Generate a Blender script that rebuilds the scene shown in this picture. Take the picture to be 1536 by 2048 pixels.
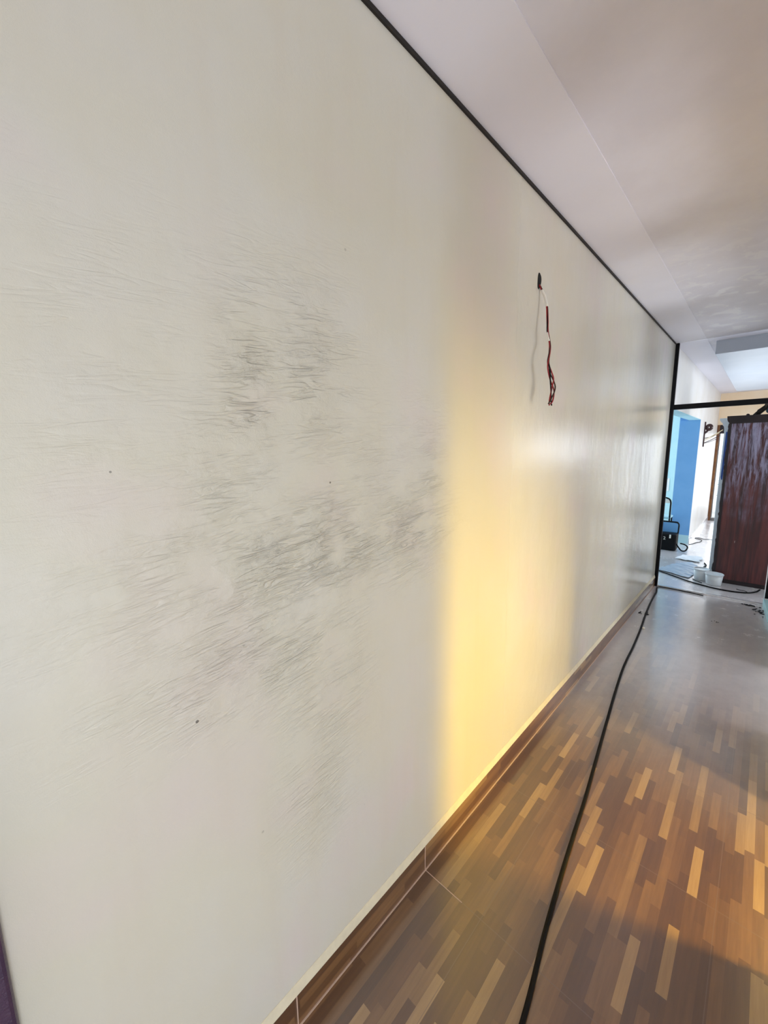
import bpy, bmesh, math, random
from mathutils import Vector, Matrix
random.seed(7)
C = bpy.context.scene.collection
S = bpy.context.scene
for o in list(bpy.data.objects): bpy.data.objects.remove(o)

# ------------------------------------------------------------------ camera
cam = bpy.data.objects.new('camera', bpy.data.cameras.new('camera')); C.objects.link(cam)
yaw, pitch, roll = 0.764773497, -0.152054809, -0.0146372489
F = 793.0885
fw = Vector((-math.sin(yaw)*math.cos(pitch), math.cos(yaw)*math.cos(pitch), math.sin(pitch)))
r0 = Vector((math.cos(yaw), math.sin(yaw), 0)); u0 = r0.cross(fw)
rr = r0*math.cos(roll)+u0*math.sin(roll); uu = -r0*math.sin(roll)+u0*math.cos(roll)
M = Matrix((rr, uu, -fw)).transposed().to_4x4(); M.translation = (0.81434, 0, 1.60436)
cam.matrix_world = M
cam.data.sensor_fit = 'VERTICAL'; cam.data.sensor_height = 24; cam.data.lens = F/2048*24
cam.data.clip_start = 0.02; cam.data.clip_end = 200
S.camera = cam

# ------------------------------------------------------------------ light
S.view_settings.view_transform = 'Standard'; S.view_settings.look = 'None'
S.view_settings.gamma = 1; S.view_settings.use_curve_mapping = False
S.view_settings.exposure = 0.05
w = bpy.data.worlds.new('world'); S.world = w; w.use_nodes = True
bg = w.node_tree.nodes['Background']; bg.inputs[0].default_value = (0.86, 0.93, 1, 1); bg.inputs[1].default_value = 1.6

def area(name, loc, direction, size, size_y, energy, color, spread=180):
    l = bpy.data.lights.new(name, 'AREA'); l.shape = 'RECTANGLE'; l.size = size; l.size_y = size_y
    l.energy = energy; l.color = color; l.spread = math.radians(spread)
    o = bpy.data.objects.new(name, l); C.objects.link(o); o.location = loc
    o.rotation_euler = Vector(direction).to_track_quat('-Z', 'Z').to_euler()
    return o
# daylight from the low window of the side room next to the camera
area('side_room_daylight', (3.3, -0.4, 0.75), (-1, 0.12, 0.22), 1.7, 1.1, 60, (0.84, 0.92, 1.0))
# unseen fill added behind the camera, evening out near wall and ceiling
area('corridor_end_fill', (0.5, -2.75, 1.0), (0, 1, 0.75), 0.9, 1.6, 32, (0.88, 0.87, 1.0))
# sun-yellow work lamp in the second side room, aimed down at the doorway
area('warm_lamp', (2.25, 1.95, 1.2), (-1, -0.50, -0.50), 0.30, 0.22, 22, (1.0, 0.67, 0.04), 98)
# cool fill added in that second side room to lift the far corridor wall
area('second_side_room_fill', (3.3, 1.75, 0.8), (-1, 0.25, 0.6), 0.9, 1.1, 48, (0.86, 0.91, 1.0))
# cool fill added behind an added third doorway, lifting far wall and ceiling
area('third_side_room_fill', (3.3, 3.6, 0.8), (-1, 0.0, 0.6), 1.2, 1.1, 58, (0.84, 0.91, 1.0))
# daylight behind the small corridor window
area('corridor_window_daylight', (1.22, 5.06, 1.62), (-1, -0.35, 0), 0.36, 0.46, 5.5, (0.84, 0.91, 1.0))
# far room: big window to the right, outside door, window of the blue room
area('far_room_daylight', (3.3, 7.4, 1.3), (-1, -0.15, -0.1), 2.6, 1.6, 84, (0.84, 0.92, 1.0))
area('far_door_daylight', (0.5, 11.6, 1.2), (0, -1, 0), 1.0, 1.9, 16, (0.88, 0.94, 1.0))
area('blue_room_daylight', (-2.8, 8.2, 1.6), (1, 0, 0), 2.5, 1.6, 75, (0.86, 0.94, 1.0))
area('front_bay_daylight', (2.6, 5.75, 1.6), (-1, -0.1, 0), 0.5, 1.6, 26, (0.82, 0.90, 1.0))

# ------------------------------------------------------------------ materials
def srgb(r, g, b):
    f = lambda c: (c/255/12.92) if c/255 <= .04045 else ((c/255+.055)/1.055)**2.4
    return (f(r), f(g), f(b), 1)
def mat(name, col=(.5, .5, .5, 1), rough=.6, metal=0, spec=.5, coat=0, coat_r=.1):
    m = bpy.data.materials.new(name); m.use_nodes = True
    b = m.node_tree.nodes['Principled BSDF']
    b.inputs['Base Color'].default_value = col; b.inputs['Roughness'].default_value = rough
    b.inputs['Metallic'].default_value = metal; b.inputs['Specular IOR Level'].default_value = spec
    b.inputs['Coat Weight'].default_value = coat; b.inputs['Coat Roughness'].default_value = coat_r
    return m
class N:
    """tiny node-graph helper"""
    def __init__(s, m): s.t = m.node_tree; s.b = s.t.nodes['Principled BSDF']
    def n(s, typ, **kw):
        x = s.t.nodes.new(typ)
        for k, v in kw.items(): setattr(x, k, v)
        return x
    def l(s, a, b): s.t.links.new(a, b)
    def val(s, sock, v):
        if isinstance(v, bpy.types.NodeSocket): s.l(v, sock)
        else: sock.default_value = v
    def math(s, op, a, b=0.0, c=None, clamp=False):
        x = s.n('ShaderNodeMath', operation=op); x.use_clamp = clamp
        s.val(x.inputs[0], a); s.val(x.inputs[1], b)
        if c is not None: s.val(x.inputs[2], c)
        return x.outputs[0]
    def pos(s): return s.n('ShaderNodeTexCoord').outputs['Object']
    def xyz(s, v):
        x = s.n('ShaderNodeSeparateXYZ'); s.l(v, x.inputs[0]); return x.outputs
    def vec(s, x, y, z):
        c = s.n('ShaderNodeCombineXYZ')
        for i, v in enumerate((x, y, z)): s.val(c.inputs[i], v)
        return c.outputs[0]
    def noise(s, v, scale, detail=3, rough=.5, dist=0):
        x = s.n('ShaderNodeTexNoise'); s.l(v, x.inputs['Vector'])
        x.inputs['Scale'].default_value = scale; x.inputs['Detail'].default_value = detail
        x.inputs['Roughness'].default_value = rough; x.inputs['Distortion'].default_value = dist
        return x.outputs[0]
    def white(s, v):
        x = s.n('ShaderNodeTexWhiteNoise', noise_dimensions='3D'); s.l(v, x.inputs['Vector']); return x.outputs[0]
    def ramp(s, f, stops, interp='LINEAR'):
        x = s.n('ShaderNodeValToRGB'); s.l(f, x.inputs[0]); cr = x.color_ramp; cr.interpolation = interp
        while len(cr.elements) < len(stops): cr.elements.new(.5)
        for e, (p, c) in zip(cr.elements, stops):
            e.position = p; e.color = c if len(c) == 4 else (*c, 1)
        return x.outputs[0]
    def mix(s, f, a, b, blend='MIX'):
        x = s.n('ShaderNodeMix', data_type='RGBA', blend_type=blend)
        s.val(x.inputs[0], f); s.val(x.inputs[6], a); s.val(x.inputs[7], b); return x.outputs[2]
    def bump(s, h, strength, dist=.01, prev=None):
        x = s.n('ShaderNodeBump'); x.inputs['Strength'].default_value = strength
        x.inputs['Distance'].default_value = dist; s.l(h, x.inputs['Height'])
        if prev: s.l(prev, x.inputs['Normal'])
        return x.outputs[0]
    def sstep(s, v, a, b):
        x = s.n('ShaderNodeMapRange', interpolation_type='SMOOTHSTEP'); s.val(x.inputs[0], v)
        x.inputs[1].default_value = a; x.inputs[2].default_value = b
        x.inputs[3].default_value = 0; x.inputs[4].default_value = 1; return x.outputs[0]

def plaster_wall():
    m = mat('cream_plaster_gloss', rough=.5, spec=.5); g = N(m); P = g.pos(); X = g.xyz(P)
    y, z = X[1], X[2]
    blot = g.noise(g.vec(0, y, z), 1.7, 3, .55)
    col = g.ramp(blot, [(.25, srgb(214, 203, 197)), (.45, srgb(212, 207, 192)), (.60, srgb(213, 209, 199)), (.78, srgb(216, 205, 203))])
    streak = g.noise(g.vec(0, g.math('MULTIPLY', y, 9), g.math('MULTIPLY', z, .9)), 1.3, 3, .6)
    col = g.mix(g.math('MULTIPLY', g.sstep(streak, .45, .8), .25), col, srgb(208, 198, 180))
    # blobs where the skim coat is rippled: (y, z, half-width y, half-width z, amount)
    blobs = [(.44, 1.74, .07, .24, .9), (.60, 1.80, .10, .22, .8), (.36, 1.56, .08, .20, .55), (.58, 1.35, .34, .16, 1.0),
             (.95, 1.35, .24, .15, .8), (1.08, 1.55, .10, .20, .6), (.45, 1.13, .26, .13, .8), (.62, .95, .16, .22, .55), (.30, 1.30, .2, .3, .2),
             (.22, 1.75, .2, .3, .22), (.8, 1.5, .3, .25, .4), (.58, .68, .14, .20, .5), (.68, 1.75, .10, .30, .45), (.50, 1.95, .2, .12, .3)]
    mask = None
    for (by, bz, ry, rz, a) in blobs:
        dy = g.math('MULTIPLY', g.math('SUBTRACT', y, by), 1/ry); dz = g.math('MULTIPLY', g.math('SUBTRACT', z, bz), 1/rz)
        d = g.math('ADD', g.math('MULTIPLY', dy, dy), g.math('MULTIPLY', dz, dz))
        e = g.math('MULTIPLY', g.math('EXPONENT', g.math('MULTIPLY', d, -.9)), a)
        mask = e if mask is None else g.math('MAXIMUM', mask, e)
    # ripples: long in y, tight in z, sloping up towards the far end
    zz = g.math('ADD', z, g.math('MULTIPLY', y, -.10))
    rip = g.noise(g.vec(0, g.math('MULTIPLY', y, 11), g.math('MULTIPLY', zz, 66)), 1, 2.5, .55, .7)
    rip = g.math('POWER', g.math('SUBTRACT', 1.0, g.math('ABSOLUTE', g.math('MULTIPLY', g.math('SUBTRACT', rip, .5), 5)), clamp=True), 1.6)
    patch = g.sstep(g.noise(g.vec(3, g.math('MULTIPLY', y, 7), g.math('MULTIPLY', z, 12)), 1, 3, .6), .36, .56)
    rip = g.math('MULTIPLY', g.math('MULTIPLY', rip, patch), mask)
    grit = g.math('MULTIPLY', g.noise(P, 48, 6, .7), g.math('MULTIPLY', mask, g.sstep(g.noise(P, 8, 2), .38, .6)))
    wav = g.noise(g.vec(0, g.math('MULTIPLY', y, 1.0), g.math('MULTIPLY', z, .55)), 6, 3, .5)
    n1 = g.bump(wav, .35, .012)
    n2 = g.bump(g.noise(P, 60, 3, .6), .25, .002, n1)
    n2 = g.bump(g.noise(P, 420, 2, .7), .35, .0008, n2)
    n3 = g.bump(g.math('MULTIPLY', rip, -1.0), .75, .0052, n2)
    n4 = g.bump(grit, .8, .008, n3)
    g.l(n4, g.b.inputs['Normal'])
    # dirt left in the hollows of the ripples, and a few pits
    col = g.mix(g.math('MULTIPLY', rip, .12), col, srgb(128, 118, 92))
    col = g.mix(g.math('MULTIPLY', mask, .08), col, srgb(170, 160, 138))
    v = g.n('ShaderNodeTexVoronoi'); g.l(g.vec(0, y, z), v.inputs['Vector']); v.inputs['Scale'].default_value = 11
    vx = g.n('ShaderNodeSeparateColor'); g.l(v.outputs['Color'], vx.inputs[0])
    pit = g.math('MULTIPLY', g.math('LESS_THAN', v.outputs['Distance'], .038), g.math('LESS_THAN', vx.outputs[0], .4))
    pit = g.math('MULTIPLY', pit, g.sstep(mask, .05, .2))
    col = g.mix(g.math('MULTIPLY', pit, .75), col, srgb(60, 50, 40))
    g.l(col, g.b.inputs['Base Color'])
    g.l(g.math('SUBTRACT', .42, g.math('MULTIPLY', g.sstep(y, 1.2, 2.0), .23)), g.b.inputs['Roughness'])
    return m

def tile_print(name, along_z=False, tones=None, grout=srgb(112, 88, 74), rough=.2, dust_and_sheen=True):
    m = mat(name, rough=rough+.1, spec=.5, coat=1, coat_r=rough*.75); m.node_tree.nodes['Principled BSDF'].inputs['Coat IOR'].default_value = 1.9; g = N(m); P = g.pos(); X = g.xyz(P)
    T = .585
    a = X[2] if along_z else X[0]; y = X[1]
    sx = g.math('FLOOR', g.math('MULTIPLY', g.math('ADD', a, 10), 1/.0293))
    off = g.white(g.vec(sx, 3.3, 1.1))
    yy = g.math('ADD', g.math('MULTIPLY', g.math('ADD', y, 20), 1/.235), g.math('MULTIPLY', off, 7.0))
    sy = g.math('FLOOR', yy)
    rnd = g.white(g.vec(sx, sy, 5.7))
    col = g.ramp(rnd, tones, 'LINEAR')
    grain = g.noise(g.vec(g.math('MULTIPLY', a, 90), g.math('MULTIPLY', y, 6), rnd), 1, 4, .6)
    col = g.mix(.35, col, g.ramp(grain, [(.3, (.25, .25, .25)), (.7, (.75, .75, .75))]), 'SOFT_LIGHT')
    if not along_z:
        tx = g.math('ABSOLUTE', g.math('SUBTRACT', g.math('FRACT', g.math('ADD', g.math('MULTIPLY', g.math('SUBTRACT', X[0], .25), 1/T), 10.5)), .5))
        g1 = g.math('LESS_THAN', tx, .0022)
        bas = g1
    ty = g.math('ABSOLUTE', g.math('SUBTRACT', g.math('FRACT', g.math('ADD', g.math('MULTIPLY', g.math('SUBTRACT', y, 1.04), 1/T), 10.5)), .5))
    g2 = g.math('LESS_THAN', ty, .0024)
    gm = g2 if along_z else g.math('MAXIMUM', g1, g2)
    col = g.mix(g.math('MULTIPLY', gm, .55), col, grout)
    n = g.bump(gm, -.25, .002)
    n = g.bump(g.noise(P, 14, 2, .5), .05, .006, n)
    if dust_and_sheen and not along_z:
        dn = g.noise(P, 5, 4, .65)
        trampled = g.noise(g.vec(g.math('MULTIPLY', X[0], 1.5), X[1], 0), 13, 4, .7)
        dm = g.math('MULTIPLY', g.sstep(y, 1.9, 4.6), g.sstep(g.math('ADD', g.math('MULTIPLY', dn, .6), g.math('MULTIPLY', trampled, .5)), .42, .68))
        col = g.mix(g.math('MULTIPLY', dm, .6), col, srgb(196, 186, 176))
        # pale floor sheen painted into the colour, stronger towards the far room
        painted_sheen = g.math('ADD', .02, g.math('MULTIPLY', g.sstep(y, 1.8, 3.9), .74))
        col = g.mix(painted_sheen, col, srgb(222, 219, 222))
        g.l(g.math('ADD', g.math('ADD', rough*.4, g.math('MULTIPLY', dn, .16)), g.math('MULTIPLY', dm, .10)), g.b.inputs['Coat Roughness']); g.l(n, g.b.inputs['Coat Normal'])
    g.l(n, g.b.inputs['Normal']); g.l(col, g.b.inputs['Base Color'])
    return m
WOOD = [(0, srgb(84, 52, 30)), (.25, srgb(98, 64, 36)), (.5, srgb(113, 77, 45)), (.80, srgb(123, 87, 52)), (.90, srgb(150, 116, 76)), (1, srgb(168, 134, 92))]
WASHED_OUT = [(0, srgb(186, 178, 170)), (.5, srgb(206, 200, 194)), (1, srgb(224, 218, 210))]  # parquet tile washed out by glare, the paleness painted into the tones

def paint(name, c1, c2, scale=3, rough=.5, bump=.1, spec=.5, ex=1):
    m = mat(name, rough=rough, spec=spec); g = N(m); P = g.pos()
    n = g.noise(P, scale, 4, .6)
    g.l(g.ramp(n, [(.35, c1), (.68, c2)]), g.b.inputs['Base Color'])
    g.l(g.bump(g.noise(P, scale*14, 3, .6), bump, .004), g.b.inputs['Normal'])
    return m

def ceiling_mat():
    m = mat('white_gloss_ceiling', spec=.5); g = N(m); P = g.pos(); X = g.xyz(P)
    n = g.noise(P, 2.2, 5, .6)
    col = g.ramp(n, [(.35, srgb(222, 218, 226)), (.65, srgb(232, 229, 238))])
    pn = g.noise(P, 7, 5, .65, .6)
    patches = g.math('MULTIPLY', g.sstep(pn, .52, .60), g.math('MULTIPLY', g.sstep(X[1], 2.2, 3.8), g.sstep(X[0], .24, .30)))
    col = g.mix(g.math('MULTIPLY', patches, .55), col, srgb(240, 238, 240))
    g.l(col, g.b.inputs['Base Color'])
    g.l(g.math('SUBTRACT', .6, g.math('MULTIPLY', patches, .15)), g.b.inputs['Roughness'])
    n1 = g.bump(g.noise(P, 9, 4, .6), .10, .004); n1 = g.bump(g.noise(P, 420, 2, .7), .35, .0008, n1)
    g.l(n1, g.b.inputs['Normal'])
    return m

def wardrobe_mat():
    m = mat('worn_red_brown_veneer', rough=.42, spec=.5); g = N(m); P = g.pos(); X = g.xyz(P)
    gr = g.noise(g.vec(g.math('MULTIPLY', X[0], 26), g.math('MULTIPLY', X[1], 26), g.math('MULTIPLY', X[2], 1.5)), 1, 4, .65)
    col = g.ramp(gr, [(.35, srgb(46, 18, 22)), (.5, srgb(72, 30, 32)), (.7, srgb(104, 48, 46))])
    st = g.noise(g.vec(g.math('MULTIPLY', X[0], 34), g.math('MULTIPLY', X[1], 34), g.math('MULTIPLY', X[2], 3.2)), 1, 5, .72, .6)
    up = g.sstep(g.math('ADD', X[2], g.math('MULTIPLY', g.noise(P, 5, 3), .9)), 1.15, 2.1)
    worn_sheen = g.math('MULTIPLY', up, g.sstep(st, .40, .62))  # upper gloss reflection painted in as lavender, broken by worn streaks
    col = g.mix(g.math('MULTIPLY', worn_sheen, .85), col, srgb(168, 166, 198))
    flecks = g.noise(g.vec(g.math('MULTIPLY', X[0], 60), 0, g.math('MULTIPLY', X[2], 9)), 1, 2, .5)
    col = g.mix(g.math('MULTIPLY', g.sstep(flecks, .755, .79), .8), col, srgb(226, 208, 204))
    g.l(col, g.b.inputs['Base Color'])
    g.l(g.bump(st, .4, .003), g.b.inputs['Normal'])
    return m

M_wall = plaster_wall()
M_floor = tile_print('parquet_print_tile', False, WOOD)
M_skirt = tile_print('parquet_print_skirting', True, WOOD, rough=.3)
M_washed = tile_print('glare_washed_tile', False, WASHED_OUT, grout=srgb(140, 140, 145), rough=.22)
M_ceil = ceiling_mat()
M_farwhite = paint('far_room_white', srgb(236, 230, 222), srgb(244, 240, 236), 2.5, .45)
M_blue = paint('blue_paint', srgb(112, 166, 216), srgb(122, 174, 222), 3, .5)
M_cyan = paint('pale_cyan_paint', srgb(176, 218, 226), srgb(190, 226, 232), 3, .5)
M_beige = paint('peach_paint', srgb(250, 222, 184), srgb(253, 230, 198), 2.5, .5)
M_side = paint('side_room_paint', srgb(224, 220, 210), srgb(230, 226, 216), 2.5, .6)
M_black = paint('black_steel', srgb(3, 4, 8), srgb(6, 7, 12), 8, .55, spec=.2)
M_gap = mat('dark_shadow_gap', srgb(30, 24, 20), .7)
M_cap = paint('pale_cement_fillet', srgb(226, 216, 190), srgb(214, 204, 180), 20, .6)
M_grout = mat('pink_grout', srgb(206, 178, 160), .8)
M_alu = mat('bright_aluminium', srgb(225, 228, 232), .25, metal=.6)
M_whitep = mat('white_plastic', srgb(226, 234, 240), .35)
M_cable = mat('black_rubber', srgb(8, 7, 9), .6, spec=.2)
M_red = mat('red_insulation', srgb(150, 22, 30), .4)
M_brownw = mat('brown_insulation', srgb(52, 22, 16), .45)
M_tape = mat('white_tape', srgb(240, 236, 224), .6)
M_door = paint('dark_purple_varnish', srgb(62, 44, 68), srgb(76, 50, 72), 14, .4, .3)
M_ward = wardrobe_mat()
M_dark = paint('near_black_wood', srgb(22, 12, 18), srgb(36, 22, 28), 10, .5)
M_cab = paint('white_cabinet_paint', srgb(240, 246, 248), srgb(248, 250, 252), 8, .4)
M_cobalt = mat('cobalt_paint', srgb(28, 84, 165), .4)
M_iron = mat('dark_brown_iron', srgb(48, 16, 14), .5)
M_frame = paint('brown_door_wood', srgb(140, 92, 40), srgb(104, 58, 30), 12, .5)
M_grey = mat('grey_metal', srgb(120, 118, 116), .4, metal=.4)
M_leaf = mat('green_leaf', srgb(70, 128, 108), .5)
M_clay = mat('terracotta', srgb(168, 110, 84), .8)
M_sky = mat('pale_blue_sack', srgb(150, 196, 226), .5)
M_sheet = paint('dusty_plastic_sheet', srgb(170, 186, 206), srgb(196, 210, 226), 12, .35, .5)
M_paper = paint('white_paper', srgb(226, 230, 234), srgb(240, 242, 244), 6, .7)
M_dirt = paint('dark_debris', srgb(26, 26, 34), srgb(60, 56, 60), 60, .9, .6)
M_concrete = paint('outdoor_concrete', srgb(220, 220, 216), srgb(236, 236, 232), 2, .8)
M_wood = paint('thin_pale_slat', srgb(222, 206, 170), srgb(206, 184, 148), 10, .6)
def glass_mat():
    m = bpy.data.materials.new('thin_glass'); m.use_nodes = True; t = m.node_tree; t.nodes.clear()
    o = t.nodes.new('ShaderNodeOutputMaterial'); mx = t.nodes.new('ShaderNodeMixShader')
    tr = t.nodes.new('ShaderNodeBsdfTransparent'); gl = t.nodes.new('ShaderNodeBsdfGlossy'); gl.inputs['Roughness'].default_value = .02
    fr = t.nodes.new('ShaderNodeFresnel'); fr.inputs[0].default_value = 1.25
    t.links.new(fr.outputs[0], mx.inputs[0]); t.links.new(tr.outputs[0], mx.inputs[1]); t.links.new(gl.outputs[0], mx.inputs[2])
    t.links.new(mx.outputs[0], o.inputs[0]); return m
M_glass = glass_mat()

# ------------------------------------------------------------------ mesh helpers
def box(bm, x0, x1, y0, y1, z0, z1, bev=0):
    r = bmesh.ops.create_cube(bm, size=1)
    for v in r['verts']:
        v.co = Vector(((x0+x1)/2+v.co.x*(x1-x0), (y0+y1)/2+v.co.y*(y1-y0), (z0+z1)/2+v.co.z*(z1-z0)))
    if bev:
        es = list({e for v in r['verts'] for e in v.link_edges})
        bmesh.ops.bevel(bm, geom=es, offset=bev, segments=2, affect='EDGES')
def catmull(pts, n=8):
    P = [Vector(p) for p in pts]; P = [P[0]*2-P[1]]+P+[P[-1]*2-P[-2]]; out = []
    for i in range(1, len(P)-2):
        a, b, c, d = P[i-1:i+3]
        for k in range(n):
            t = k/n; out.append(.5*((2*b)+(c-a)*t+(2*a-5*b+4*c-d)*t*t+(3*b-3*c+d-a)*t**3))
    out.append(P[-2]); return out
def tube(bm, pts, r, seg=8, smooth=True, n=8, closed=False):
    Q = catmull(pts, n) if smooth and len(pts) > 2 else [Vector(p) for p in pts]
    rings = []; up = Vector((0, 0, 1)); m = len(Q)
    for i, q in enumerate(Q):
        t = (Q[min(i+1, m-1)]-Q[max(i-1, 0)])
        if t.length < 1e-9: t = Vector((0, 0, 1))
        t.normalize(); s = t.cross(up)
        if s.length < .05: s = t.cross(Vector((0, 1, 0)))
        s.normalize(); v = s.cross(t); R = r(i/(m-1)) if callable(r) else r
        rings.append([bm.verts.new(q+(s*math.cos(2*math.pi*k/seg)+v*math.sin(2*math.pi*k/seg))*R) for k in range(seg)])
    for a, b in zip(rings, rings[1:]):
        for k in range(seg): bm.faces.new((a[k], a[(k+1) % seg], b[(k+1) % seg], b[k]))
    bm.faces.new(rings[0][::-1]); bm.faces.new(rings[-1])
def lathe(bm, prof, cx, cy, cz=0, seg=40):
    rings = []
    for (r, z) in prof: rings.append([bm.verts.new((cx+r*math.cos(2*math.pi*k/seg), cy+r*math.sin(2*math.pi*k/seg), cz+z)) for k in range(seg)])
    for a, b in zip(rings, rings[1:]):
        for k in range(seg): bm.faces.new((a[k], a[(k+1) % seg], b[(k+1) % seg], b[k]))
    bm.faces.new(rings[0][::-1]); bm.faces.new(rings[-1])
def prism(bm, poly, axis, a, b):
    def pt(p, t):
        return {'x': (t, p[0], p[1]), 'y': (p[0], t, p[1]), 'z': (p[0], p[1], t)}[axis]
    A = [bm.verts.new(pt(p, a)) for p in poly]; B = [bm.verts.new(pt(p, b)) for p in poly]; n = len(poly)
    bm.faces.new(A); bm.faces.new(B[::-1])
    for k in range(n): bm.faces.new((A[k], B[k], B[(k+1) % n], A[(k+1) % n]))
def blob(bm, c, s, seed=0, amp=.25, sub=3):
    r = bmesh.ops.create_icosphere(bm, subdivisions=sub, radius=1); rd = random.Random(seed)
    ph = [(rd.uniform(1, 4), rd.uniform(1, 4), rd.uniform(1, 4), rd.uniform(0, 6)) for _ in range(5)]
    for v in r['verts']:
        d = sum(math.sin(a*v.co.x+b*v.co.y*1.3+q*v.co.z+p) for a, b, q, p in ph)/5
        v.co = Vector(c)+Vector((v.co.x*s[0], v.co.y*s[1], v.co.z*s[2]))*(1+amp*d)
def obj(name, bm, m, parent=None, smooth=False, bevel=0):
    bmesh.ops.recalc_face_normals(bm, faces=bm.faces)
    me = bpy.data.meshes.new(name); bm.to_mesh(me); bm.free(); me.materials.append(m)
    if smooth:
        for p in me.polygons: p.use_smooth = True
    o = bpy.data.objects.new(name, me); C.objects.link(o)
    if bevel:
        b = o.modifiers.new('bevel', 'BEVEL'); b.width = bevel; b.segments = 2; b.limit_method = 'ANGLE'
    if parent:
        o.parent = parent; o.matrix_parent_inverse = Matrix.Translation(-Vector(parent.location))
    return o
def struct(o): o['kind'] = 'structure'; return o
def tag(o, label, cat, group=None, kind=None):
    o['label'] = label; o['category'] = cat
    if group: o['group'] = group
    if kind: o['kind'] = kind
    return o
def thing(name, loc, label=None, cat=None, group=None):
    o = bpy.data.objects.new(name, None); C.objects.link(o); o.location = loc; o.empty_display_size = .05
    if label: tag(o, label, cat, group)
    return o
def boxes(name, m, lst, parent=None, bevel=0):
    bm = bmesh.new()
    for b in lst: box(bm, *b)
    return obj(name, bm, m, parent, bevel=bevel)

# ------------------------------------------------------------------ setting
H = 2.7; YF = 11.15
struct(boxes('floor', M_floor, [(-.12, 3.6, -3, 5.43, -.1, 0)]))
struct(boxes('floor', M_washed, [(-3.2, 3.6, 5.43, YF+.12, -.1, 0)]))
struct(boxes('ceiling', M_ceil, [(-3.2, 3.6, -3, YF+.12, H, H+.1)]))
struct(boxes('ceiling', paint('plain_ceiling_band', srgb(234, 231, 240), srgb(238, 235, 244), 2, .5), [(.0, .258, -3, YF, H-.0025, H+.02)]))
# dropped panel in the far room
struct(boxes('ceiling', paint('far_ceiling_panel', srgb(186, 198, 214), srgb(198, 208, 222), 2, .4),
             [(.32, 3.2, 5.60, 9.6, 2.565, H+.01)], bevel=.004))
# left wall: corridor side
bm = bmesh.new()
box(bm, -.15, 0, -.12, 5.44, 0, H); box(bm, -.15, 0, -3, -1.05, 0, H); box(bm, -.15, 0, -1.05, -.12, 2.1, H)
struct(obj('wall_left', bm, M_wall))
# left wall of the far room, with the doorway into the blue room
struct(boxes('wall_left', M_farwhite, [(-.15, 0, 5.44, 5.62, 0, H), (-.15, 0, 5.62, 8.2, 2.035, H), (-.15, 0, 8.2, YF, 0, H)]))
# right wall: doorway by the camera, doorway of the warm-lit room, doorway added to let in fill, small window
struct(boxes('wall_right', M_side, [
    (1.0, 1.12, -3, -.75, 0, H), (1.0, 1.12, -.75, .82, 2.35, H), (1.0, 1.12, .82, 1.52, 0, H),
    (1.0, 1.12, 1.52, 2.32, 2.35, H), (1.0, 1.12, 2.32, 2.95, 0, H), (1.0, 1.12, 2.95, 3.85, 2.3, H), (1.0, 1.12, 3.85, 4.35, 0, H),
    (1.0, 1.12, 4.35, 5.25, 0, 1.2), (1.0, 1.12, 4.35, 5.25, 2.0, H), (1.0, 1.12, 5.25, 5.44, 0, H)]))
struct(boxes('wall_side', M_side, [(1.12, 3.6, -1.4, -1.3, 0, H), (1.12, 3.6, 1.16, 1.26, 0, H), (1.12, 3.6, 2.65, 2.75, 0, H),
    (3.5, 3.6, -3, 5.44, 0, H), (1.12, 3.6, 5.34, 5.44, 0, H)]))
struct(boxes('wall_back', M_side, [(-.15, 1.12, -3.1, -3.0, 0, H)]))
struct(boxes('wall_far', M_beige, [(-.15, .0, YF, YF+.12, 0, H), (.0, .95, YF, YF+.12, 2.05, H), (.95, 3.6, YF, YF+.12, 0, H)]))
struct(boxes('wall_right', M_farwhite, [(3.5, 3.6, 5.44, YF+.12, 0, H)]))
# blue room
struct(boxes('wall_blue', M_blue, [(-.27, -.002, 8.19, 8.1995, .0, 2.03), (-.27, -.152, 8.2, 8.32, 0, 2.6),
                                   (-.154, -.1505, 5.5, 8.2, 2.035, H)]))
struct(boxes('wall_blue', M_cyan, [(-3.2, -.15, 9.5, 9.6, 0, H), (-3.2, -3.1, 5.5, 9.5, 0, H), (-3.2, -.15, 5.44, 5.5, 0, H)]))
struct(boxes('trim_3', M_cyan, [(-.27, -.001, 8.18, 8.1895, 0, .14), (-.15, -.001, 5.63, 8.2, 2.029, 2.0345)]))
# window in the right wall
wn = struct(thing('window_1', (1.06, 4.7, 1.2)))
boxes('window_frame', M_black, [(1.04, 1.08, 4.35, 4.38, 1.2, 2.0), (1.04, 1.08, 5.22, 5.25, 1.2, 2.0), (1.04, 1.08, 4.38, 5.22, 1.2, 1.23), (1.04, 1.08, 4.38, 5.22, 1.97, 2.0)], wn)
# skirtings
def skirt(name, x0, y0, y1):
    bm = bmesh.new(); box(bm, x0, x0+.009, y0, y1, 0, .105)
    s = struct(obj(name, bm, M_skirt))
    bm = bmesh.new(); prism(bm, [(x0, .105), (x0+.009, .105), (x0+.001, .134), (x0, .134)], 'y', y0, y1)
    obj('fillet', bm, M_cap, s)
    bm = bmesh.new(); box(bm, x0+.006, x0+.013, y0, y1, -.0005, .0022)
    for j in (.459, 1.04): box(bm, x0+.006, x0+.0097, j-.0015, j+.0015, .0, .105)
    obj('grout_line', bm, M_grout, s)
    return s
skirt('baseboard_left', 0, -.05, 5.4)
struct(boxes('baseboard_left', M_washed, [(0, .01, 8.21, YF, 0, .09), (0, .01, 5.45, 5.61, 0, .09)]))
# grout pointing proud of the floor beside the skirting joint
struct(boxes('trim_4', M_grout, [(.0125, .175, 1.0385, 1.0412, -.001, .0007)]))
# dark strip painted in for the shade of the wall-ceiling gap
struct(boxes('gap_shade_strip', M_gap, [(0, .007, -3, 5.41, H-.016, H-.004)]))
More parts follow.
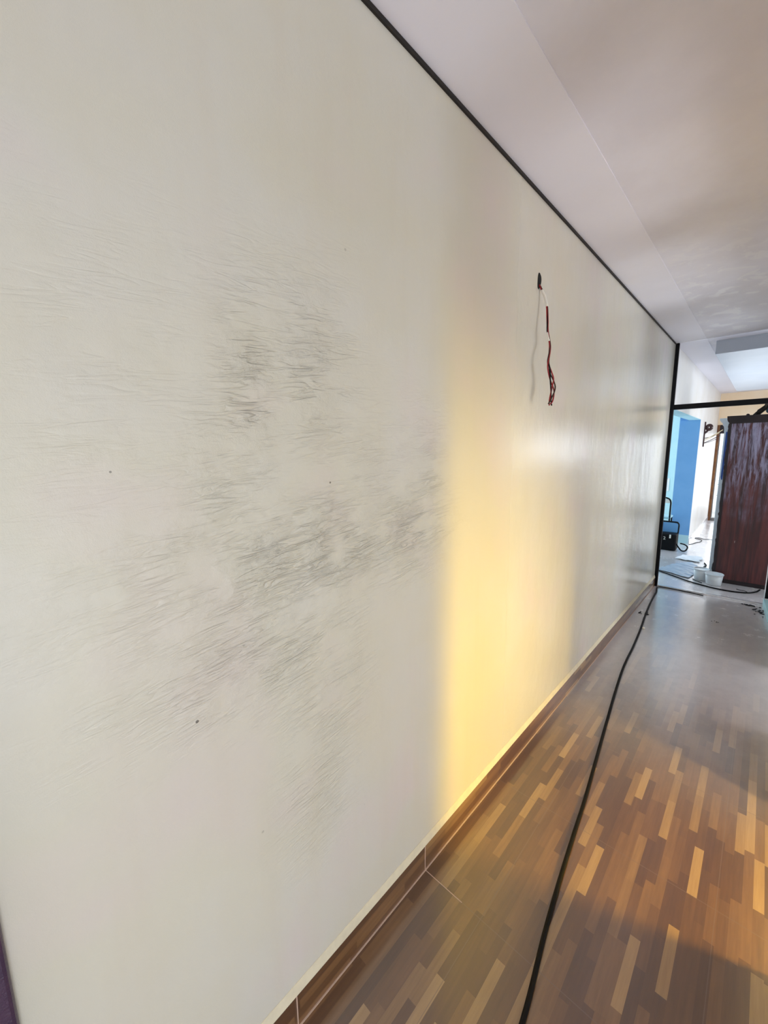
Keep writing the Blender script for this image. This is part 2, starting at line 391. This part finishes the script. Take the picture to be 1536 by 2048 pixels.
# near door casing at the left edge of the photograph
bm = bmesh.new(); box(bm, -.02, .022, -.16, -.05, 0, 2.16); box(bm, -.02, .022, -1.05, -.16, 2.1, 2.16)
struct(obj('trim_1', bm, M_door, bevel=.006))
dr = struct(thing('door_2', (-.05, -.6, 0)))
bm = bmesh.new(); box(bm, -.07, -.03, -1.04, -.165, .01, 2.095)
leaf = obj('door_leaf', bm, M_door, dr)
boxes('panel_moulding', M_door, [(-.03, -.02, -.92, -.28, .25, .95), (-.03, -.02, -.92, -.28, 1.1, 1.95)], leaf, bevel=.006)

# black steel frame across the corridor's end
fr = struct(thing('door_1', (.47, 5.42, 0)))
boxes('post', M_black, [(-.002, .032, 5.39, 5.43, 0, H-.003)], fr, bevel=.003)
boxes('header', M_black, [(.032, 1.0, 5.395, 5.43, 2.005, 2.058)], fr, bevel=.003)
boxes('transom_glass', M_glass, [(.032, 1.0, 5.41, 5.414, 2.058, H-.003)], fr)
boxes('threshold_rail', M_alu, [(.03, .93, 5.415, 5.45, 0, .014)], fr, bevel=.002)
boxes('post', M_black, [(.935, 1.0, 5.42, 5.46, .075, 2.005)], fr, bevel=.002)
boxes('edge_strip', M_alu, [(.927, .935, 5.42, 5.46, .02, 2.005)], fr)
bm = bmesh.new(); prism(bm, [(.925, 5.41), (1.0, 5.41), (1.0, 4.6), (.985, 4.6)], 'z', 0, .07)
struct(obj('baseboard_right', bm, M_cyan, bevel=.004))

# outdoors beyond the far door
struct(boxes('ground', M_concrete, [(-6, 8, YF+.12, 22, -.12, -.02)]))
fd = struct(thing('door_3', (.47, YF, 0)))
bm = bmesh.new(); box(bm, .0, .045, YF-.03, YF+.12, 0, 2.05); box(bm, .9, .95, YF-.03, YF+.12, 0, 2.05)
obj('door_frame', bm, M_frame, fd, bevel=.006)
boxes('lintel_panel', M_dark, [(.045, .9, YF-.01, YF+.05, 1.87, 2.05)], fd)
boxes('inner_frame', M_grey, [(.045, .062, YF, YF+.06, .07, 1.87)], fd)
boxes('door_sill', M_grey, [(.045, .9, YF-.02, YF+.1, 0, .06)], fd, bevel=.004)

# ------------------------------------------------------------------ objects: wires
wt = thing('wall_wiring', (0, 1.88, 2.34), 'twisted red, black and brown wires dangling from a hole high in the plaster wall', 'wires')
bm = bmesh.new()
pts = []
for k in range(20):
    a = 2*math.pi*k/20; rr_ = 1+.12*math.sin(3*a+1)
    pts.append((1.879+.019*rr_*math.cos(a)+.004*math.sin(a), 2.352+.034*rr_*math.sin(a)))
prism(bm, pts, 'x', .0004, .0012)
obj('hole', bm, mat('black_hole_interior', (.002, .002, .002, 1), .9), wt)
def W(px):      # path of the bundle: (height, distance from wall, y)
    return px
path = [(.0, 1.882, 2.335), (.012, 1.885, 2.312), (.026, 1.889, 2.278), (.038, 1.885, 2.235), (.048, 1.874, 2.17), (.054, 1.868, 2.12), (.062, 1.877, 2.07),
        (.07, 1.858, 2.03), (.075, 1.835, 1.985), (.08, 1.842, 1.95), (.086, 1.86, 1.91), (.09, 1.866, 1.87), (.09, 1.85, 1.82), (.09, 1.84, 1.80)]
mats = [M_brownw, M_red, M_cable, M_red]
for w_i in range(4):
    P = []
    for i, p in enumerate(path):
        a = i*1.15+w_i*math.pi/2; rad = .0026 if i < 8 else .0026+.010*math.sin((i-8)/5*math.pi)
        if i == len(path)-1: rad = .009
        P.append((p[0]+rad*.6*math.cos(a), p[1]+rad*math.cos(a+1), p[2]+rad*.5*math.sin(a)))
    bm = bmesh.new(); tube(bm, P, .003, 7); obj('wire', bm, mats[w_i], wt, True)
bm = bmesh.new(); tube(bm, [(.088, 1.866, 1.88), (.092, 1.85, 1.872), (.094, 1.838, 1.855), (.094, 1.836, 1.838)], .0016, 6); obj('wire', bm, M_brownw, wt, True)
bm = bmesh.new(); tube(bm, path[1:4], .006, 8); o = obj('tape_wrap', bm, M_tape, wt, True); o['label'] = 'white tape round the wires'
bm = bmesh.new(); tube(bm, [(.053, 1.864, 2.118), (.058, 1.862, 2.10), (.062, 1.868, 2.082)], .0035, 8); obj('tape_wrap', bm, M_tape, wt, True)

# ------------------------------------------------------------------ cables on the floor
R1 = .0076
cab = [(.60, -.6), (.53, .1), (.49, .6), (.467, .896), (.43, 1.14), (.403, 1.356), (.38, 1.57), (.358, 1.787), (.32, 2.1), (.276, 2.46), (.238, 2.78), (.205, 3.094),
       (.19, 3.3), (.178, 3.55), (.15, 3.95), (.112, 4.366), (.088, 4.7), (.075, 4.96), (.068, 5.15), (.052, 5.27), (.05, 5.35), (.09, 5.372), (.2, 5.378), (.33, 5.365), (.42, 5.35), (.46, 5.345)]
bm = bmesh.new(); tube(bm, [(x, y, R1+.0005) for x, y in cab], lambda t: R1 if t < .8 else R1*.75, 10)
tag(obj('power_cable', bm, M_cable, None, True), 'long black cable running along the corridor floor to the end frame', 'cable')
c2 = [(-.30, 6.2), (-.097, 6.107), (.1, 5.965), (.267, 5.834), (.392, 5.765), (.532, 5.715), (.68, 5.71), (.80, 5.76), (.87, 5.86), (.90, 5.97)]
bm = bmesh.new(); tube(bm, [(x, y, .0085) for x, y in c2], .0075, 8)
k2 = tag(obj('power_cable', bm, M_cable, None, True), 'thick black cable curving past the white tubs to the wardrobe', 'cable')
bm = bmesh.new(); tube(bm, [(.80, 5.74, .021), (.78, 5.79, .016), (.74, 5.83, .005), (.71, 5.86, .004)], .0035, 6)
tag(obj('wire_offcut', bm, M_cable, None, True), 'thin black wire branching off the thick cable before the wardrobe', 'wire')
c3 = [(.41, 8.71), (.30, 8.74), (.24, 8.78), (.16, 8.74), (.113, 8.80), (.05, 8.82), (.036, 8.74), (.09, 8.70), (.14, 8.62), (.136, 8.45), (.10, 8.38), (.058, 8.21), (.02, 8.12)]
bm = bmesh.new(); tube(bm, [(x, y, .0055) for x, y in c3], .0045, 6)
tag(obj('thin_wire', bm, M_cable, None, True), 'thin dark wire looping on the pale floor near the far door', 'wire')
bm = bmesh.new(); tube(bm, [(.30, 5.98, .006), (.33, 5.93, .006), (.38, 5.88, .006), (.40, 5.86, .006)], .0045, 6)
tag(obj('thin_wire', bm, M_cable, None, True), 'short dark wire lying in front of the rear white tub', 'wire')

# ------------------------------------------------------------------ wardrobe and cabinet
wd = thing('wardrobe', (.95, 6.28, 0), 'large worn red-brown wardrobe with dark cornice behind the black frame', 'wardrobe')
bm = bmesh.new(); box(bm, .478, 1.62, 6.03, 6.50, .05, 1.90); obj('body', bm, M_ward, wd, bevel=.004)
bm = bmesh.new(); box(bm, .49, 1.60, 6.045, 6.49, 0, .05); obj('plinth', bm, M_dark, wd)
bm = bmesh.new()
prism(bm, [(.478, 1.855), (.458, 1.885), (.452, 1.905), (.45, 1.94), (1.65, 1.94), (1.65, 1.905), (1.64, 1.885), (1.62, 1.855)], 'y', 6.015, 6.51)
obj('cornice', bm, M_dark, wd, bevel=.003)
bm = bmesh.new(); rd = random.Random(3)
poly = [(.474, .05)]
zz_ = .05
left = []
while zz_ < 1.86: left.append((.468+rd.uniform(-.005, .006), zz_)); zz_ += rd.uniform(.02, .06)
prism(bm, left+[(.497, 1.86), (.497, .05)], 'y', 6.02, 6.045)
o = obj('edge_batten', bm, M_dark, wd); o['label'] = 'chipped near-black edge batten'

cb = thing('cabinet', (.9, 6.8, 0), 'pale white-blue cabinet with stepped cornice half hidden behind the brown wardrobe', 'cabinet')
boxes('body', M_cab, [(.405, 1.3, 6.54, 7.0, .0, 1.84)], cb, bevel=.004)
bm = bmesh.new()
prism(bm, [(.405, 1.80), (.398, 1.845), (.385, 1.86), (.388, 1.875), (.368, 1.90), (.352, 1.925), (.352, 1.945), (1.3, 1.945), (1.3, 1.80)], 'y', 6.52, 7.02)
obj('cornice', bm, M_cab, cb)
bm = bmesh.new(); prism(bm, [(.421, 1.22), (.428, 1.19), (.438, 1.19), (.446, 1.78), (.424, 1.78)], 'y', 6.528, 6.54)
o = obj('stripe', bm, M_cobalt, cb); o['label'] = 'deep blue vertical stripe'

# things on top of the wardrobe
bm = bmesh.new()
prism(bm, [(.655, 1.941), (.665, 1.958), (.69, 1.985), (.694, 2.0), (.72, 2.02), (.745, 2.045), (.755, 2.10), (.80, 2.12), (.795, 2.05), (.77, 2.01), (.745, 1.985), (.725, 1.965), (.71, 1.941)], 'y', 6.14, 6.30)
bmesh.ops.subdivide_edges(bm, edges=bm.edges, cuts=2, use_grid_fill=True)
for v in bm.verts: v.co.y += .012*math.sin(v.co.x*90+v.co.z*60)
tag(obj('black_bundle', bm, M_gap, None, True), 'black ragged bundle leaning up on top of the wardrobe', 'bundle')
bm = bmesh.new(); blob(bm, (.875, 6.22, 1.992), (.115, .11, .052), 5, .10)
for v in bm.verts: v.co.z = max(v.co.z, 1.9405)
tag(obj('plastic_sack', bm, M_sky, None, True), 'pale blue plastic sack lying on the wardrobe top', 'sack')
bm = bmesh.new(); blob(bm, (.617, 6.2, 1.9535), (.016, .016, .013), 2, .08)
tag(obj('small_knob', bm, M_iron, None, True), 'small round dark brown knob on the wardrobe top edge', 'knob')

# ------------------------------------------------------------------ tubs
def tub(cx, cy, r, h, label):
    t = thing('plastic_tub', (cx, cy, 0), label, 'tub', 'white plastic tubs on the floor')
    bm = bmesh.new(); k = .82
    lathe(bm, [(.001, .001), (r*k-.006, .001), (r*k, .006), (r*.97, h-.008), (r*.93, h-.008), (r*k-.008, .009), (.001, .009)], cx, cy)
    obj('bowl', bm, M_whitep, t, True)
    bm = bmesh.new(); lathe(bm, [(r*.95, h-.016), (r*1.0, h-.016), (r*1.025, h-.010), (r*1.025, h-.003), (r*1.0, h), (r*.945, h), (r*.935, h-.006)], cx, cy)
    obj('rim', bm, M_whitep, t, True)
    return t
tub(.502, 5.895, .086, .135, 'white plastic tub nearest the wardrobe corner, in front of the other tub')
tub(.372, 6.025, .078, .140, 'white plastic tub standing behind and left of the other tub')

# ------------------------------------------------------------------ tool case, chair in the blue room
bg_ = thing('tool_case', (-.3, 7.55, 0), 'black carrying case with a light blue lid lining on the blue room floor', 'case')
bm = bmesh.new(); box(bm, -.56, -.075, 7.44, 7.66, 0, .262); obj('body', bm, M_cable, bg_, bevel=.02)
bm = bmesh.new(); box(bm, -.55, -.085, 7.62, 7.66, .262, .415); obj('lid', bm, M_blue, bg_, bevel=.006)
bpy.data.objects['lid']['label'] = 'open lid with a light blue lining'
bm = bmesh.new(); tube(bm, [(-.56, 7.63, .425), (-.35, 7.63, .43), (-.13, 7.63, .43), (-.098, 7.63, .42), (-.082, 7.63, .39), (-.082, 7.63, .33), (-.085, 7.63, .25)], .012, 8)
obj('lid_rim', bm, M_cable, bg_, True)
boxes('clasp', M_tape, [(-.165, -.145, 7.43, 7.4395, .20, .255)], bg_)
bm = bmesh.new(); tube(bm, [(-.09, 7.5, .13), (-.04, 7.48, .06), (.0, 7.46, .022), (.04, 7.47, .02), (.062, 7.5, .05), (.06, 7.52, .085), (.02, 7.53, .11), (-.03, 7.52, .12)], .010, 8)
obj('strap', bm, M_cable, bg_, True)
tc = bpy.data.curves.new('numeral', 'FONT'); tc.body = '2'; tc.size = .07; tc.extrude = .001
to = bpy.data.objects.new('numeral', tc); C.objects.link(to); to.parent = bg_; to.matrix_parent_inverse = Matrix.Translation(-bg_.location)
to.location = (-.245, 7.4385, .17); to.rotation_euler = (math.pi/2, 0, 0); tc.materials.append(M_tape)
bpy.context.view_layer.update()
me = bpy.data.meshes.new_from_object(to); mw = to.location.copy(); bpy.data.objects.remove(to)
to = bpy.data.objects.new('numeral', me); C.objects.link(to); to.parent = bg_; to.matrix_parent_inverse = Matrix.Translation(-bg_.location)
to.location = mw; to.rotation_euler = (math.pi/2, 0, 0)

ch = thing('metal_chair', (-.43, 7.98, 0), 'black tubular metal chair beyond the case in the blue room', 'chair')
bm = bmesh.new(); tube(bm, [(-.60, 7.84, 0), (-.60, 7.84, .60), (-.585, 7.84, .74), (-.53, 7.84, .79), (-.40, 7.84, .795), (-.29, 7.84, .78), (-.245, 7.84, .73), (-.24, 7.84, .60), (-.24, 7.84, 0)], .012, 8)
obj('back_frame', bm, M_cable, ch, True)
boxes('backrest', M_tape, [(-.59, -.25, 7.832, 7.848, .70, .765)], ch, bevel=.006)
boxes('seat', M_cyan, [(-.605, -.235, 7.83, 8.15, .44, .47)], ch, bevel=.008)
for x in (-.59, -.25):
    bm = bmesh.new(); tube(bm, [(x, 8.13, 0), (x, 8.13, .45)], .011, 8, False); obj('leg', bm, M_cable, ch, True)
bm = bmesh.new(); tube(bm, [(-.59, 7.84, .30), (-.25, 7.84, .32)], .008, 8, False); tube(bm, [(-.59, 7.84, .26), (-.25, 7.84, .28)], .008, 8, False)
obj('stretcher', bm, M_cable, ch, True)

# small black-framed note on the pale blue wall
nb = thing('wall_notice', (-.62, 9.495, .9), 'small pale notice with thin dark marks on the blue room wall', 'notice')
boxes('board', M_paper, [(-.72, -.52, 9.492, 9.4995, .75, 1.0)], nb)
boxes('mark', M_cable, [(-.70, -.55, 9.488, 9.4915, .985, .995), (-.64, -.628, 9.488, 9.4915, .80, .95), (-.66, -.56, 9.488, 9.4915, .77, .78)], nb)

# ------------------------------------------------------------------ wall rack beside the far door
rk = thing('drying_rack', (.0, 8.8, 1.8), 'dark iron wall bracket with scroll and thin folding rods near the far door', 'rack')
boxes('back_bar', M_iron, [(.0, .018, 8.765, 8.80, 1.60, 2.02)], rk, bevel=.004)
bm = bmesh.new(); tube(bm, [(.018+.045+.030*math.cos(a), 8.8, 1.925+.036*math.sin(a)) for a in [math.pi*2*k/12 for k in range(13)]], .024, 8); tube(bm, [(.01, 8.79, 1.83), (.035, 8.8, 1.855), (.05, 8.8, 1.89)], .016, 8)
obj('scroll', bm, M_iron, rk, True)
for i, (z0, x1, z1) in enumerate([(1.745, .15, 1.80), (1.70, .20, 1.835), (1.665, .21, 1.79), (1.66, .19, 1.74), (1.72, .24, 1.88)]):
    bm = bmesh.new(); tube(bm, [(.012, 8.79, z0), (x1*.5, 8.83, (z0+z1)/2-.012), (x1, 8.88, z1)], .0045 if i % 2 else .006, 6)
    obj('rod', bm, M_wood if i in (1, 4) else M_iron, rk, True)

# ------------------------------------------------------------------ plant outside the far door
pl = thing('potted_plant', (.16, 12.6, -.02), 'green leafy potted plant outside the open far door', 'plant')
bm = bmesh.new(); lathe(bm, [(.001, 0), (.09, 0), (.12, .20), (.13, .20), (.13, .23), (.11, .23), (.10, .2), (.001, .2)], .16, 12.6, -.02); obj('pot', bm, M_clay, pl, True)
bm = bmesh.new(); rd = random.Random(5)
for k in range(46):
    a = rd.uniform(0, 6.28); h = rd.uniform(.25, .85); L = rd.uniform(.08, .17); b0 = Vector((.16+.05*math.cos(a), 12.6+.05*math.sin(a), h))
    d = Vector((math.cos(a), math.sin(a), rd.uniform(-.1, .7))).normalized(); s = d.cross(Vector((0, 0, 1))).normalized()*L*.2
    m1 = b0+d*L*.5+Vector((0, 0, .01)); vs = [bm.verts.new(q) for q in (b0, m1+s, b0+d*L-Vector((0, 0, .02)), m1-s)]; bm.faces.new(vs)
    q = bm.verts.new(m1+Vector((0, 0, .008)))
obj('leaves', bm, M_leaf, pl)
bm = bmesh.new()
for k in range(5): tube(bm, [(.16, 12.6, .16), (.16+.02*math.cos(k*1.3), 12.6+.02*math.sin(k*1.3), .5), (.16+.05*math.cos(k*1.3), 12.6+.05*math.sin(k*1.3), .85)], .006, 6)
obj('stem', bm, M_leaf, pl, True)

# ------------------------------------------------------------------ sheets, papers and debris
def sheet(name, outline, z, amp, m, label, cat, seed, ridge=None):
    rd = random.Random(seed); n = 26
    xs = [p[0] for p in outline]; ys = [p[1] for p in outline]; x0, x1, y0, y1 = min(xs), max(xs), min(ys), max(ys)
    def inside(x, y):
        c = False; j = len(outline)-1
        for i in range(len(outline)):
            xi, yi = outline[i]; xj, yj = outline[j]
            if (yi > y) != (yj > y) and x < (xj-xi)*(y-yi)/(yj-yi)+xi: c = not c
            j = i
        return c
    ph = [(rd.uniform(8, 30), rd.uniform(8, 30), rd.uniform(0, 6)) for _ in range(6)]
    bm = bmesh.new(); outl = [bm.verts.new((x, y, 0)) for x, y in outline]; bm.faces.new(outl)
    bmesh.ops.triangulate(bm, faces=bm.faces)
    for _ in range(4): bmesh.ops.subdivide_edges(bm, edges=bm.edges, cuts=1, use_grid_fill=True)
    for v in bm.verts:
        s = sum(abs(math.sin(a*v.co.x+b*v.co.y+p)) for a, b, p in ph)/6
        v.co.z = z+.003+amp*s+(ridge(v.co.x, v.co.y) if ridge else 0)
    o = obj(name, bm, m); so = o.modifiers.new('s', 'SOLIDIFY'); so.thickness = .0015; so.offset = 0
    return tag(o, label, cat)
sheet('plastic_sheet', [(-.10, 6.155), (-.05, 6.33), (.015, 6.574), (.10, 6.72), (.20, 6.85), (.235, 6.74), (.28, 6.68), (.26, 6.45), (.29, 6.2), (.26, 5.97), (.19, 6.0), (.1, 6.06)], 0, .014, M_sheet,
      'crumpled grey plastic sheet spread on the floor left of the tubs', 'sheet', 3)
sheet('paper_sheet', [(-.01, 6.93), (.05, 7.21), (.27, 7.24), (.30, 7.10), (.26, 7.0), (.29, 6.9), (.15, 6.89)], 0, .022, M_paper,
      'pale folded paper on the floor beyond the grey plastic sheet', 'paper', 8)
def debris(name, c, s, n, label, seed, m=M_dirt):
    bm = bmesh.new(); rd = random.Random(seed)
    for k in range(n):
        r = rd.uniform(.35, 1)*s[2]; x, y = c[0]+rd.gauss(0, s[0]), c[1]+rd.gauss(0, s[1])
        x = min(max(x, c[0]-2*s[0]), c[0]+1.6*s[0])
        blob(bm, (x, y, r*.55), (r*rd.uniform(.8, 1.8), r*rd.uniform(.8, 1.8), r*.5), seed*50+k, .3, 1)
    return tag(obj(name, bm, m), label, 'debris', kind='stuff')
debris('debris_crumbs', (.10, 4.40), (.025, .02, .010), 14, 'dark crumbs lying beside the cable near the left skirting', 1)
debris('debris_crumbs', (.82, 5.33), (.035, .015, .010), 16, 'dark crumbs gathered against the bright threshold rail', 2)
debris('debris_crumbs', (.90, 5.18), (.02, .07, .010), 20, 'dark scattered crumbs by the right frame post', 3)
debris('debris_crumbs', (.61, 4.62), (.018, .012, .006), 6, 'small dark speck cluster in the middle of the corridor floor', 4)
bm = bmesh.new(); bmesh.ops.create_icosphere(bm, subdivisions=3, radius=.011)
for v in bm.verts: v.co += Vector((.165, 4.0, .011))
tag(obj('white_bead', bm, M_tape, None, True), 'small round white pebble on the floor right of the cable', 'pebble')
# odds and ends along the wardrobe's foot
bm = bmesh.new(); tube(bm, [(.33, 6.9, .009), (.36, 6.78, .009), (.345, 6.66, .009), (.365, 6.60, .009)], .008, 6)
tag(obj('bent_rod', bm, M_cable, None, True), 'short bent black rod on the floor at the foot of the pale cabinet', 'rod')
bm = bmesh.new(); tube(bm, [(.22, 9.75, .011), (.30, 9.6, .011), (.335, 9.45, .011)], .010, 6); tube(bm, [(.335, 9.75, .011), (.335, 9.5, .011), (.325, 9.2, .011)], .010, 6)
tag(obj('bent_rod', bm, M_cable, None, True), 'forked black rod on the floor between far door and cabinet', 'rod')
